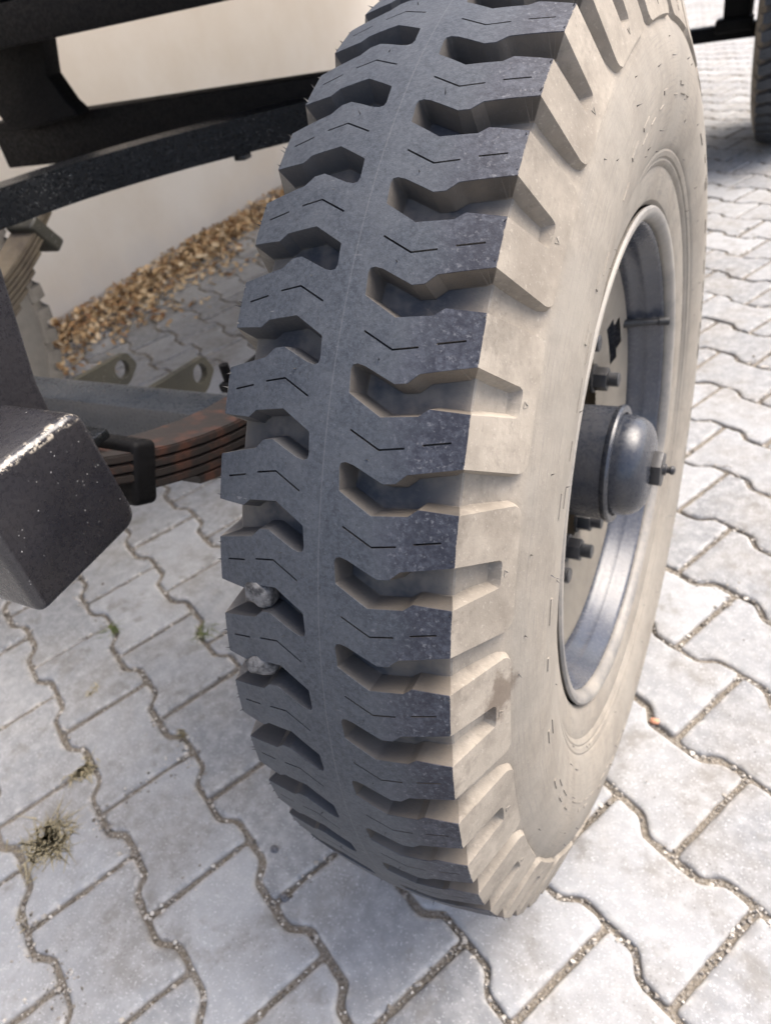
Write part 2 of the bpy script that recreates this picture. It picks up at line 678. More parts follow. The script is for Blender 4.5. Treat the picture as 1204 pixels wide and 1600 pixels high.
def build_tyre_mesh():
    V0, V1 = 0.2, 2.2
    U = lambda s, v: (sm(s), v * PITCH)
    tread_part = [(0.63, .657), (0.555, .76), (0.468, .778), (0.238, .625), (0.177, .603), (0.140, .618), (0.128, .665), (0.141, .90), (0.152, .915), (0.397, 1.12), (0.66, 1.074), (0.729, .992)]
    tip_simple = [(0.63, .657), (0.555, .76), (0.468, .778), (0.225, .612), (0.150, .585), (0.137, .905), (0.397, 1.12), (0.66, 1.074), (0.729, .992)]
    # closed groove (type A): tread edge -> tip -> tread edge -> rounded end on the shoulder
    A_sv = [(1.0, .535)] + tread_part + [(1.0, 1.0), (1.66, .937), (1.71, .925), (1.735, .89), (1.745, .75), (1.745, .64), (1.73, .60), (1.69, .577)]
    A_top = dens([U(*p) for p in A_sv], True, 0.0045)
    # orientation: make the offset go inward
    def area(q):
        return sum(q[i - 1][0] * q[i][1] - q[i][0] * q[i - 1][1] for i in range(len(q))) / 2
    if area(A_top) < 0:
        A_top.reverse()
    A_s = [U(*p) for p in [(1.0, .535)] + tip_simple + [(1.0, 1.0), (1.73, .930), (1.745, .80), (1.74, .59)]]
    if area(A_s) < 0:
        A_s.reverse()
    A_low = dens(round_poly(offset_poly(A_s, 0.0031, True), 0.0012, 2), True, 0.0045)
    # open groove (type B) together with the panel end
    B_sv = [(2.0, V0), (2.0, 1.42), (1.985, 1.47), (1.95, 1.52), (1.90, 1.55), (1.86, 1.56), (1.0, 1.535)] + [(a, b_ + 1) for a, b_ in tread_part] + \
           [(1.0, 2.0), (1.86, 1.945), (1.90, 1.953), (1.95, 1.985), (1.985, 2.03), (2.0, 2.08), (2.0, V1)]
    B_top = dens([U(*p) for p in B_sv], False, 0.0045)
    B_s = [U(*p) for p in [(2.0, V0), (2.0, 1.42), (1.985, 1.47), (1.95, 1.52), (1.86, 1.56), (1.0, 1.535)] + [(a, b_ + 1) for a, b_ in tip_simple] +
           [(1.0, 2.0), (1.86, 1.945), (1.95, 1.985), (1.985, 2.03), (2.0, 2.08), (2.0, V1)]]
    B_low = offset_poly(B_s, -0.0028, False)
    if B_low[0][0] < B_top[0][0]:
        B_low = offset_poly(B_s, 0.0028, False)
    B_low = dens(B_low, False, 0.0045)
    B_low[0] = (B_low[0][0], V0 * PITCH)
    B_low[-1] = (B_low[-1][0], V1 * PITCH)
    slots = []
    for k in (0, 1):
        for ln in ([(.187, .271), (.414, .443), (.595, .398)], [(.713, .35), (.902, .293)]):
            c = [U(a, b_ + k) for a, b_ in ln]
            l = offset_poly(c, 0.00055, False)
            r = offset_poly(c, -0.00055, False)
            slots.append(l + r[::-1])
    verts, edges, lev = [], [], []

    def addpoly(pts, closed, lv):
        base = len(verts)
        for p in pts:
            verts.append(Vector(p))
            lev.append(lv)
        n = len(pts)
        for i in range(n if closed else n - 1):
            edges.append((base + i, base + (i + 1) % n))
    addpoly(A_top, True, 0)
    addpoly(A_low, True, 1)
    addpoly(B_top, False, 0)
    addpoly(B_low, False, 1)
    for q in slots:
        if area(q) < 0:
            q.reverse()
        addpoly(q, True, 0)
        addpoly(offset_poly(q, 0.00012, True), True, 2)
    # frame edges on the tile
    uend = sm(3.0)
    us = [sm(0)]
    svals = [i / 18 for i in range(19)] + [1 + i / 12 for i in range(1, 12)] + [2.0, B_low and 2.0187]
    svals += [q[0] for q in SIDE if q[0] > 2.03]
    svals = sorted(set(round(q, 4) for q in svals))
    sb_low = sm_inv(B_low[0][0])
    svals = [q for q in svals if abs(q - 2.0187) > 1e-6 and abs(q - 2.0) > 1e-6]
    for vv in (V0, V1):
        pts = []
        for q in svals:
            pts.append((sm(q), vv * PITCH))
        pts += [(sm(2.0), vv * PITCH), (B_low[0][0], vv * PITCH)]
        pts.sort()
        base = len(verts)
        for p in pts:
            verts.append(Vector(p))
            lev.append(0 if p[0] <= sm(2.0) + 1e-7 else 1)
        for i in range(len(pts) - 1):
            edges.append((base + i, base + i + 1))
    nv = 26
    for uu in (0.0, uend):
        base = len(verts)
        for i in range(nv + 1):
            verts.append(Vector((uu, (V0 + (V1 - V0) * i / nv) * PITCH)))
            lev.append(0 if uu == 0 else 1)
        for i in range(nv):
            edges.append((base + i, base + i + 1))
    # interior points
    allseg = []
    for pl, cl in [(A_top, 1), (A_low, 1), (B_top, 0), (B_low, 0)] + [(q, 1) for q in slots]:
        n = len(pl)
        for i in range(n if cl else n - 1):
            allseg.append((pl[i], pl[(i + 1) % n]))
    B_poly_low = B_low + [(uend + 1, V1 * PITCH), (uend + 1, V0 * PITCH)]
    B_poly_top = B_top + [(uend + 1, V1 * PITCH), (uend + 1, V0 * PITCH)]
    for q in svals:
        if q <= 0 or q >= 3.0:
            continue
        for i in range(1, nv):
            p = (sm(q), (V0 + (V1 - V0) * i / nv) * PITCH)
            if min(seg_d2(p, a, b_) for a, b_ in allseg) < 0.0014 ** 2:
                continue
            if inside(p, A_low) or inside(p, B_poly_low):
                verts.append(Vector(p))
                lev.append(1)
            elif inside(p, A_top) or inside(p, B_poly_top):
                continue
            else:
                verts.append(Vector(p))
                lev.append(0)
    out = delaunay_2d_cdt(verts, edges, [], 0, 1e-7)
    ov, oe, of, oov = out[0], out[1], out[2], out[3]
    tile = []
    for i, co in enumerate(ov):
        src = oov[i]
        lv = lev[src[0]] if src else 0
        if len(src) > 1 and any(lev[k] == 1 for k in src) and co.x > sm(2.0) + 1e-6:
            lv = 1
        s = sm_inv(co.x)
        v = co.y / PITCH
        if lv == 1:
            x, r = low_prof(s)
        else:
            x, r = top_prof(s)
            if lv == 2:
                r -= 0.004
        tile.append((x, r, v, s, 0.0 if lv == 0 else 1.0))
    me_v, me_f, sc, low = [], [], [], []
    for half in (1, -1):
        for j in range(NP // 2):
            base = len(me_v)
            for (x, r, v, s, l) in tile:
                vv = v + 2 * j
                if half == -1:
                    vv = 1.247 - vv
                me_v.append(cyl(x * half, theta_of(vv), r))
                sc.append(s * half)
                low.append(l)
            for f in of:
                t = [base + k for k in f]
                me_f.append(t)
    bm = bmesh.new()
    ls = bm.verts.layers.float.new('sc')
    ll = bm.verts.layers.float.new('low')
    bv = []
    for i, co in enumerate(me_v):
        q = bm.verts.new(co)
        q[ls] = sc[i]
        q[ll] = low[i]
        bv.append(q)
    for f in me_f:
        try:
            bm.faces.new([bv[k] for k in f])
        except ValueError:
            pass
    bmesh.ops.remove_doubles(bm, verts=bm.verts[:], dist=1e-5)
    # squash at the road
    for q in bm.verts:
        lim = -(HZ - 0.0015)
        if q.co.z < lim:
            q.co.z = lim + (q.co.z - lim) * 0.02
    me = bpy.data.meshes.new('tyre')
    bmesh.ops.recalc_face_normals(bm, faces=bm.faces[:])
    # outward check
    bm.faces.ensure_lookup_table()
    f = max(bm.faces, key=lambda f_: f_.calc_center_median().z)
    if f.normal.z < 0:
        bmesh.ops.reverse_faces(bm, faces=bm.faces[:])
    bm.to_mesh(me)
    bm.free()
    me.shade_smooth()
    me.set_sharp_from_angle(angle=math.radians(24))
    return me


def shoulder_pt(q, v, off=0.0):
    x, r = top_prof(q)
    if q > 1:
        x += SHN[0] * off
        r += SHN[1] * off
    else:
        r += off
    return cyl(x, theta_of(v), r)


STAIN = tuple(cyl(0.0985, theta_of(8.47), 0.418))

M = dict(paver=mat_paver(), sand=mat_sand(), ground=mat_ground(), tyre=mat_tyre(), wall=mat_wall(), leaf=mat_leaf(),
         black=mat_paint('black_chassis_paint', (0.006, 0.0068, 0.0078), 0.30, speck=0.75, lump=0.0022, lump_scale=120, spec=0.4),
         blackplain=mat_paint('black_underbody_paint', (0.0035, 0.0035, 0.004), 0.6, lump=0.0006, spec=0.15),
         hanger=mat_paint('thick_black_enamel', (0.013, 0.013, 0.017), 0.28, speck=0.08, dust=0.03, lump=0.0020, lump_scale=45, coat=0.2, chip=True),  # chip paints the highlight along the block's top edge
         axle=mat_paint('grey_blue_axle_paint', (0.020, 0.025, 0.032), 0.30, dust=0.03, lump=0.0004),
         rim=mat_paint('dusty_dark_rim_paint', (0.022, 0.029, 0.045), 0.24, dust=0.12, lump=0.0003),
         disc=mat_paint('dust_coated_disc_paint', (0.27, 0.245, 0.205), 0.65, dust=0.9, lump=0.0005),
         lip=mat_paint('dusty_lock_ring_paint', (0.11, 0.108, 0.105), 0.5, dust=0.6, lump=0.0004),
         hub=mat_paint('dark_hub_paint', (0.018, 0.022, 0.031), 0.28, dust=0.12, lump=0.0005),
         nut=mat_paint('black_nut_steel', (0.012, 0.013, 0.016), 0.45, dust=0.10, lump=0.0004),
         bracket=mat_paint('olive_dusty_bracket_paint', (0.017, 0.017, 0.013), 0.5, speck=0.3, dust=0.14, dustcol=(0.20, 0.175, 0.105)),
         dustyspring=mat_paint('dusty_spring_steel', (0.045, 0.034, 0.025), 0.75, dust=0.6, dustcol=(0.20, 0.165, 0.11)),
         rust=mat_rust(),
         hair=mat_simple('black_rubber', (0.012, 0.012, 0.012), (0.03, 0.03, 0.03), 0.6),
         stone=mat_simple('speckled_stone', (0.022, 0.021, 0.021), (0.145, 0.14, 0.135), 0.8, 130, 0.002),
         pebble=mat_simple('gravel_grain', (0.085, 0.070, 0.054), (0.50, 0.465, 0.41), 0.9, 300, 0.0005, island=True),
         straw=mat_simple('dry_grass', (0.16, 0.13, 0.065), (0.42, 0.36, 0.22), 0.8, 200, 0.0002, island=True),
         grass=mat_simple('green_grass', (0.06, 0.085, 0.025), (0.16, 0.17, 0.06), 0.7, 200, 0.0002, island=True),
         brick=mat_simple('orange_brick_chip', (0.42, 0.19, 0.11), (0.55, 0.30, 0.19), 0.9, 250, 0.001),
         dark=mat_simple('dark_stone', (0.05, 0.05, 0.055), (0.14, 0.14, 0.15), 0.8, 250, 0.001))

# ------------------------------------------------------------------ ground and paving
bm = bmesh.new()
for (x0, x1, y0, y1) in [(-300, 300, -300, 300)]:
    bm.faces.new([bm.verts.new(c) for c in ((x0, y0, -0.075), (x1, y0, -0.075), (x1, y1, -0.075), (x0, y1, -0.075))])
tag(part('ground', bm, M['ground'], smooth=False), kind='structure')

PX0, PX1, PY0, PY1 = -2.26, 3.2, -2.0, 10.5
bm = bmesh.new()
nx, ny = 110, 250
grid = [[bm.verts.new((PX0 + (PX1 - PX0) * i / nx, PY0 + (PY1 - PY0) * j / ny, -0.0072 + 0.0045 * noise.noise(Vector((i * 0.9, j * 0.9, 0))))) for j in range(ny + 1)] for i in range(nx + 1)]
for i in range(nx):
    for j in range(ny):
        bm.faces.new((grid[i][j], grid[i + 1][j], grid[i + 1][j + 1], grid[i][j + 1]))
pavement = tag(part('pavement', bm, M['sand']), kind='structure')

PL = 0.19921
PWID = PL * 0.7041817
PO = Vector((-0.3745749 * 1.18, -0.4710226 * 1.18, 0))
PAN = -0.4596757
PA = Vector((math.cos(PAN), math.sin(PAN), 0))
PB = Vector((-math.sin(PAN), math.cos(PAN), 0))


def paver_outline(gap, rnd=None):
    hl = PL / 2 - gap
    fl = 0.575 * PWID - gap
    wa = 0.425 * PWID - gap
    q = PL / 4
    e = 0.0115 - gap * 0.2
    g2 = gap * 0.6
    half = [(hl, -fl), (hl, fl), (q + e + g2 - gap * .2, fl), (q - e + g2, wa), (-q + e - g2, wa), (-q - e - g2 + gap * .2, fl)]
    pts = half + [(-x, -y) for x, y in half]
    return pts


def paver_mesh(seed, detail):
    rs = random.Random(seed)
    gap = 0.0036
    rad = [0.007, 0.007, 0.008, 0.009, 0.009, 0.008] * 2
    base = paver_outline(gap)
    nsub = [max(1, int((Vector(base[i]) - Vector(base[(i + 1) % 12])).length / 0.011)) for i in range(12)]

    def ring_pts(ins):
        q = offset_poly(base, ins, True)
        if not detail:
            return q
        conv = [1, 1, 1, -1, -1, 1] * 2
        q = round_poly(q, [max(0.0015, rad[i] - ins * conv[i]) for i in range(12)], 3)
        out = []
        for i in range(12):
            c4 = q[i * 4:i * 4 + 4]
            out += c4
            a_, b__ = Vector(c4[3]), Vector(q[((i + 1) % 12) * 4])
            for k in range(1, nsub[i] + 1):
                t_ = a_.lerp(b__, k / (nsub[i] + 1))
                out.append((t_.x, t_.y))
        return out
    pts = ring_pts(0.0)
    rings = []
    off = Vector((seed * 7.3, seed * 1.7, 0))

    def jit(p, amp, sc_=60):
        v = Vector((p[0], p[1], 0)) * sc_ + off
        return amp * noise.noise(v)
    bm = bmesh.new()
    le = bm.verts.layers.float.new('edge')
    ls = bm.verts.layers.float.new('side')
    cfg = [(0.0, -0.05, 0, 1), (0.0, -0.0062, 0.6, 1), (0.0016, -0.0022, 1, 0.1), (0.0042, -0.0002, 0.6, 0), (0.0085, 0.0002, 0, 0)] if detail else \
          [(0.0, -0.05, 0, 1), (0.0, -0.005, 1, 0.6), (0.006, 0.0, 0.5, 0)]
    for (ins, z, ed, sd__) in cfg:
        q = ring_pts(ins)
        if detail:
            chip = [max(0.0, jit(p, 1, 38) - 0.32) * 0.012 for p in pts]
            q = [(a + jit((a, b_), 0.0015), b_ + jit((b_, a), 0.0015)) for a, b_ in q]
        else:
            chip = [0] * len(pts)
        ring = []
        for k, p in enumerate(q):
            zz = z
            if detail and -0.01 < z < 0.0003:
                zz = z - chip[k] * (1.0 if ed >= 0.9 else 0.5) + (jit((p[1], p[0]), 0.0006, 140))
            vv = bm.verts.new((p[0], p[1], zz))
            vv[le] = ed
            vv[ls] = sd__
            ring.append(vv)
        rings.append(ring)
    n = len(pts)
    for a, b_ in zip(rings[:-1], rings[1:]):
        for i in range(n):
            bm.faces.new((a[i], a[(i + 1) % n], b_[(i + 1) % n], b_[i]))
    f = bm.faces.new(rings[-1])
    if f.normal.z < 0:
        pass
    bmesh.ops.triangulate(bm, faces=[f])
    bmesh.ops.recalc_face_normals(bm, faces=bm.faces[:])
    if max(bm.faces, key=lambda f_: f_.calc_area()).normal.z < 0:
        bmesh.ops.reverse_faces(bm, faces=bm.faces[:])
    me = bpy.data.meshes.new('paver')
    bm.to_mesh(me)
    bm.free()
    me.shade_smooth()
    me.set_sharp_from_angle(angle=math.radians(50))
    me.materials.append(M['paver'])
    return me


pav_meshes = [paver_mesh(k, True) for k in range(7)]
pav_low = paver_mesh(1, False)
CAMT = CAM_ROT.transposed()
FPX = 1143.345


def project(P):
    q = CAMT @ (P - CAM_POS)
    if q.z > -0.05:
        return None
    return (602 + FPX * q.x / -q.z, 800 - FPX * q.y / -q.z, -q.z)


cells = []
for jb in range(-60, 90):
    for ia in range(-70, 70):
        a = ia + (0.5 if jb % 2 else 0.0)
        c = PO + PA * (a * PL) + PB * (jb * PWID)
        if not (PX0 + 0.02 < c.x < PX1 and PY0 < c.y < PY1):
            continue
        pr = project(c)
        size = 0
        if pr and -190 < pr[0] < 1204 + 190 and -60 < pr[1] < 1600 + 170:
            size = 1.0 / pr[2] ** 2
        cells.append((size, c, a, jb))
cells.sort(key=lambda q: -q[0])
rp = random.Random(3)
low_v, low_f, le_d, ls_d = [], [], [], []
mv = [v.co.copy() for v in pav_low.vertices]
mf = [list(p.vertices) for p in pav_low.polygons]
ae = [d.value for d in pav_low.attributes['edge'].data]
as_ = [d.value for d in pav_low.attributes['side'].data]
for k, (size, c, a, jb) in enumerate(cells):
    rot = Matrix.Rotation(PAN + rp.uniform(-0.010, 0.010) + (PI if rp.random() < 0.5 else 0), 4, 'Z') @ \
        Matrix.Rotation(rp.uniform(-0.012, 0.012), 4, 'X') @ Matrix.Rotation(rp.uniform(-0.012, 0.012), 4, 'Y')
    loc = c + Vector((rp.uniform(-0.0012, 0.0012), rp.uniform(-0.0012, 0.0012), rp.uniform(-0.0022, 0.0012)))
    mt = Matrix.Translation(loc) @ rot
    if k < 295 and size > 0:
        o = bpy.data.objects.new('paver', pav_meshes[rp.randrange(len(pav_meshes))])
        COL.objects.link(o)
        o.parent = pavement
        o.matrix_local = mt
    else:
        base = len(low_v)
        low_v += [mt @ q for q in mv]
        low_f += [[base + i for i in f] for f in mf]
        le_d += ae
        ls_d += as_
me = bpy.data.meshes.new('paver_field')
me.from_pydata(low_v, [], low_f)
for nm, dd in (('edge', le_d), ('side', ls_d)):
    at = me.attributes.new(nm, 'FLOAT', 'POINT')
    at.data.foreach_set('value', dd)
me.materials.append(M['paver'])
tag(link('paver_field', me, None, pavement), kind='stuff')


def wave_dist(P):
    """distance-like measure to the nearest joint, for scattering grit in joints"""
    d = P - PO
    a = d.dot(PA) / PL
    b_ = d.dot(PB) / PWID
    return a, b_


# grit lying in the joints
def add_pebble(vs_, fs_, c, r, rs):
    base = len(vs_)
    rt = Matrix.Rotation(rs.uniform(0, 6.28), 3, (rs.uniform(-1, 1), rs.uniform(-1, 1), rs.uniform(-1, 1) + 0.01))
    pts = [(1, 0, 0), (-1, 0, 0), (0, 1, 0), (0, -1, 0), (0, 0, 1), (0, 0, -1), (.6, .6, .55), (-.6, .6, -.5), (.6, -.6, -.5), (-.6, -.55, .6)]
    for p in pts:
        k = rs.uniform(0.75, 1.15)
        q = rt @ (Vector(p) * k)
        vs_.append(Vector((c.x + q.x * r, c.y + q.y * r * 0.9, c.z + q.z * r * 0.7)))
    tri = [(0, 2, 6), (2, 4, 6), (4, 0, 6), (2, 1, 7), (1, 5, 7), (5, 2, 7), (0, 3, 8), (3, 5, 8), (5, 0, 8), (1, 3, 9), (3, 4, 9), (4, 1, 9), (0, 5, 2), (4, 2, 1), (0, 4, 3), (1, 5, 3)]
    fs_.extend([[base + i for i in t] for t in tri])


gv, gf = [], []
rs = random.Random(11)
hl, fl, wa = PL / 2, 0.575 * PWID, 0.425 * PWID
for (size, c, a, jb) in cells:
    if size <= 0 or size < 0.10:
        continue
    n = int(min(130, 30 + size * 45))
    for _ in range(n * 2):
        wide = 1.0
        if rs.random() < 0.42:
            la, lb = hl, rs.uniform(-fl, fl)
            P = c + PA * la + PB * lb
            cl = noise.noise(P * 7.0 + Vector((3.3, 0, 0))) + (0.34 if P.x < -0.35 else 0.08)
            la += rs.gauss(0, 0.0036 + 0.010 * max(0.0, cl - 0.12))
        else:
            la = rs.uniform(-hl, hl)
            t = max(-1, min(1, (abs(la) - PL / 4) / 0.0115))
            lb = wa + (fl - wa) * (t + 1) / 2
            P = c + PA * la + PB * lb
            cl = noise.noise(P * 7.0 + Vector((3.3, 0, 0))) + (0.34 if P.x < -0.35 else 0.08)
            lb += rs.gauss(0, 0.0034 + 0.012 * max(0.0, cl - 0.12))
        if cl < 0.0 and rs.random() < 0.75:
            continue
        P = c + PA * la + PB * lb
        r = min(0.0046, 0.0010 + rs.expovariate(1 / 0.0010))
        P.z = -0.0058 + rs.uniform(-0.001, 0.0025) + min(0.0055, 0.012 * max(0.0, cl - 0.1))
        add_pebble(gv, gf, P, r, rs)
    for _ in range(5):     # a few loose grains on top
        if rs.random() < 0.5:
            P = c + PA * rs.uniform(-hl, hl) + PB * rs.uniform(-wa, wa)
            r = rs.uniform(0.0006, 0.0014)
            P.z = r * 0.5
            add_pebble(gv, gf, P, r, rs)
me = bpy.data.meshes.new('joint_grit')
me.from_pydata(gv, [], gf)
tag(link('joint_grit', me, M['pebble']), 'fine gravel grit lying in the joints of the paving', 'gravel', kind='stuff')

# ------------------------------------------------------------------ wall
bm = bmesh.new()
add_box(bm, (-2.50, -3.0, -0.08), (-2.262, 11.0, 3.2))
wall = tag(part('wall', bm, M['wall'], smooth=False), 'long off-white plastered wall behind the trailer', 'wall')
bm = bmesh.new()
add_box(bm, (-2.26, -3.0, 2.60), (-1.72, 11.0, 2.72))  # unseen overhang added to keep sun and sky off the wall
part('unseen_shade_eave', bm, M['wall'], wall, smooth=False)

# ------------------------------------------------------------------ trailer
trailer = empty('farm_trailer', (0, 0, 0))
tag(trailer, 'black four-wheeled trailer with knobbly lug tyres and leaf springs on paving', 'trailer')

tyre_me = build_tyre_mesh()
tyre_me.materials.append(M['tyre'])


def hex_prism(bm, x0, x1, r, cy=0.0, cz=0.0, rot=0.0, bev=0.0012):
    pts = [(cy + r * math.cos(rot + k * PI / 3), cz + r * math.sin(rot + k * PI / 3)) for k in range(6)]
    add_prism(bm, pts, 0, x0, x1, bev, 2)


# --- rim meshes
RINGP = [(0.0800, 0.2520), (0.0830, 0.2560), (0.0870, 0.2605), (0.0900, 0.2615), (0.0920, 0.2595), (0.0922, 0.2560), (0.0908, 0.2525), (0.0880, 0.2498), (0.0845, 0.2482), (0.0815, 0.2476), (0.0800, 0.2482)]
RIMP = [(0.0800, 0.2500), (0.0805, 0.2474), (0.0800, 0.2465), (0.0770, 0.2445), (0.0700, 0.2430), (0.0640, 0.2385), (0.0600, 0.2375), (0.0520, 0.2365), (0.0480, 0.2330), (0.0410, 0.2315), (0.0300, 0.2310),
        (-0.0800, 0.2310), (-0.0850, 0.2500), (-0.0880, 0.2780), (-0.0800, 0.2600), (-0.06, 0.2450), (0.06, 0.2460)]
bm = bmesh.new()
add_revolve_x(bm, RIMP, 128, close=True)
rim_me = bm_mesh('rim', bm, True, 40)
bm = bmesh.new()
add_revolve_x(bm, RINGP, 128, close=True)
ring_me = bm_mesh('lock_ring', bm, True, 40)

DISCP = [(0.0385, 0.2312), (0.0400, 0.2270), (0.0385, 0.2220), (0.0360, 0.2100), (0.0330, 0.1950), (0.0290, 0.1780), (0.0240, 0.1600), (0.0210, 0.1480), (0.0200, 0.1400), (0.0200, 0.1100), (0.0200, 0.0600)]
bm = bmesh.new()
NH = 96


def hole(i, k):
    if i not in (3, 4):
        return False
    d = (k - 43) % 48
    d = min(d, 48 - d)
    return d <= (1 if i == 3 else 2)


add_revolve_x(bm, DISCP, NH, skip=hole)
bmesh.ops.solidify(bm, geom=bm.faces[:], thickness=0.006)
disc_me = bm_mesh('wheel_disc', bm, True, 40)

bm = bmesh.new()
add_revolve_x(bm, [(0.010, 0.0), (0.010, 0.0615), (0.0735, 0.0625), (0.0750, 0.0640), (0.0790, 0.0650), (0.0815, 0.0640), (0.0820, 0.0620), (0.0815, 0.0570), (0.0790, 0.0560), (0.0790, 0.0)], 72)
hub_me = bm_mesh('hub', bm, True, 35)
bm = bmesh.new()
add_revolve_x(bm, [(0.0780, 0.0545), (0.0850, 0.0550), (0.0930, 0.0545), (0.1010, 0.0520), (0.1075, 0.0475), (0.1120, 0.0410), (0.1148, 0.0320), (0.1160, 0.0220), (0.1165, 0.0)], 64)
cap_me = bm_mesh('hub_cap', bm, True, 60)
bm = bmesh.new()
hex_prism(bm, 0.1150, 0.1262, 0.0205, rot=0.35, bev=0.0016)
hubnut_me = bm_mesh('hub_nut', bm, True, 30)
bm = bmesh.new()
add_revolve_x(bm, [(0.125, 0.0), (0.125, 0.0060), (0.1295, 0.0058), (0.1298, 0.0036), (0.1325, 0.0034), (0.1345, 0.0048), (0.1375, 0.0044), (0.1385, 0.0024), (0.1390, 0.0)], 20)
nip_me = bm_mesh('grease_nipple', bm, True, 40)
bm = bmesh.new()
hex_prism(bm, 0.0205, 0.0390, 0.0145, rot=0.2, bev=0.001)
add_revolve_x(bm, [(0.0205, 0.0), (0.0205, 0.0175), (0.0232, 0.0175), (0.0235, 0.0)], 24)
for k in range(5):
    add_revolve_x(bm, [(0.039 + k * 0.0026, 0.0), (0.039 + k * 0.0026, 0.0076), (0.0403 + k * 0.0026, 0.0090), (0.0416 + k * 0.0026, 0.0076), (0.0416 + k * 0.0026, 0.0)], 20)
wnut_me = bm_mesh('wheel_nut', bm, True, 35)

# valve stem lies along the barrel
bm = bmesh.new()


def add_tube(bm, pts, rad, n=10, cap=True):
    rings = []
    for i, p in enumerate(pts):
        p = Vector(p)
        t = (Vector(pts[min(i + 1, len(pts) - 1)]) - Vector(pts[max(i - 1, 0)])).normalized()
        u = t.orthogonal().normalized()
        if abs(t.z) < 0.9:
            u = t.cross(Vector((0, 0, 1))).normalized()
        w_ = t.cross(u)
        r = rad[i] if isinstance(rad, (list, tuple)) else rad
        rings.append([bm.verts.new(p + (u * math.cos(2 * PI * k / n) + w_ * math.sin(2 * PI * k / n)) * r) for k in range(n)])
    for a, b_ in zip(rings[:-1], rings[1:]):
        for k in range(n):
            bm.faces.new((a[k], a[(k + 1) % n], b_[(k + 1) % n], b_[k]))
    if cap:
        bm.faces.new(rings[0])
        bm.faces.new(rings[-1][::-1])


add_tube(bm, [(0.030, 0.212, 0.062), (0.042, 0.216, 0.061), (0.060, 0.222, 0.060), (0.076, 0.228, 0.059), (0.0765, 0.228, 0.059), (0.088, 0.232, 0.058)], [0.0062, 0.0055, 0.0042, 0.0040, 0.0052, 0.0050], 12)
valve_me = bm_mesh('valve_stem', bm, True, 40)


def add_hair(bm, base, dirn, L, r):
    d = dirn.normalized()
    u = d.orthogonal().normalized()
    w_ = d.cross(u)
    a = [bm.verts.new(base + (u * math.cos(k * 2.1) + w_ * math.sin(k * 2.1)) * r) for k in range(3)]
    t = bm.verts.new(base + d * L)
    for k in range(3):
        bm.faces.new((a[k], a[(k + 1) % 3], t))


hr = random.Random(5)
bm = bmesh.new()
for v in range(-3, 15):
    for (s, dv) in ((0.985, .05), (0.985, .47), (-0.985, 1.247 - .05), (-0.985, 1.247 - .47), (.33, .55), (-.33, 1.247 - .55), (-1.0, 1.247 - .25), (-1.0, 1.247 - .3)):
        if hr.random() < 0.2:
            continue
        vv = v + dv
        sg = 1 if s > 0 else -1
        x, r = top_prof(abs(s))
        p = cyl(x * sg, theta_of(vv), r - 0.0003)
        nrm = Vector((sg * (0.9 if abs(s) >= 0.98 else 0.1) + hr.uniform(-.5, .5), p.y / r, p.z / r)) + Vector((hr.uniform(-.4, .4), hr.uniform(-.4, .4), hr.uniform(-.4, .4)))
        add_hair(bm, p, nrm, hr.uniform(0.0015, 0.0045), 0.00055)
for k in range(80):
    s = hr.choice([2.1, 2.14, 2.25, 2.38, 2.5, 2.62, 2.7, 2.78, 2.86])
    x, r = low_prof(s)
    th = hr.uniform(-PI, PI)
    p = cyl(x - 0.0003, th, r)
    add_hair(bm, p, Vector((1, p.y / r * .3, p.z / r * .3)) + Vector((hr.uniform(-.5, .5), hr.uniform(-.5, .5), hr.uniform(-.5, .5))), hr.uniform(0.002, 0.0045), 0.0006)
hair_me = bm_mesh('mould_hair', bm, False)

# raised dashes around the sidewall and small triangle marks beside the grooves
bm = bmesh.new()
for k in range(NP // 2):
    v = 2 * k + 0.75
    c3 = [(1.79, v - 0.03), (1.79, v + 0.05), (1.86, v + 0.01)]
    for i in range(3):
        a, b_ = c3[i], c3[(i + 1) % 3]
        add_tube(bm, [shoulder_pt(a[0], a[1], 0.0001), shoulder_pt(b_[0], b_[1], 0.0001)], 0.00035, 5)
mark_me = bm_mesh('wear_mark', bm, True)
bm = bmesh.new()
dash = random.Random(9)
for (s0, s1, n, duty) in ((2.40, 2.425, 60, 0.55), (2.47, 2.475, 70, 0.8)):
    for k in range(n):
        if dash.random() < 0.45:
            continue
        t0 = 2 * PI * k / n
        t1 = t0 + 2 * PI / n * duty * dash.uniform(0.5, 1.0)
        ringa = []
        for t in (t0, (t0 + t1) / 2, t1):
            row = []
            for (ss, of_) in ((s0, -0.0004), (s0 + 0.002, 0.0008), (s1 - 0.002, 0.0008), (s1, -0.0004)):
                x, r = low_prof(ss)
                row.append(bm.verts.new(cyl(x + of_, t, r)))
            ringa.append(row)
        for a, b_ in zip(ringa[:-1], ringa[1:]):
            for i in range(3):
                bm.faces.new((a[i], a[i + 1], b_[i + 1], b_[i]))
        bm.faces.new(ringa[0])
        bm.faces.new(ringa[-1])
dash_me = bm_mesh('sidewall_relief', bm, True)
dash_me.materials.append(M['tyre'])
mark_me.materials.append(M['tyre'])
for mm in (dash_me, mark_me):
    at = mm.attributes.new('sc', 'FLOAT', 'POINT')
    at.data.foreach_set('value', [2.3] * len(mm.vertices))
    at = mm.attributes.new('low', 'FLOAT', 'POINT')
    at.data.foreach_set('value', [1.0] * len(mm.vertices))


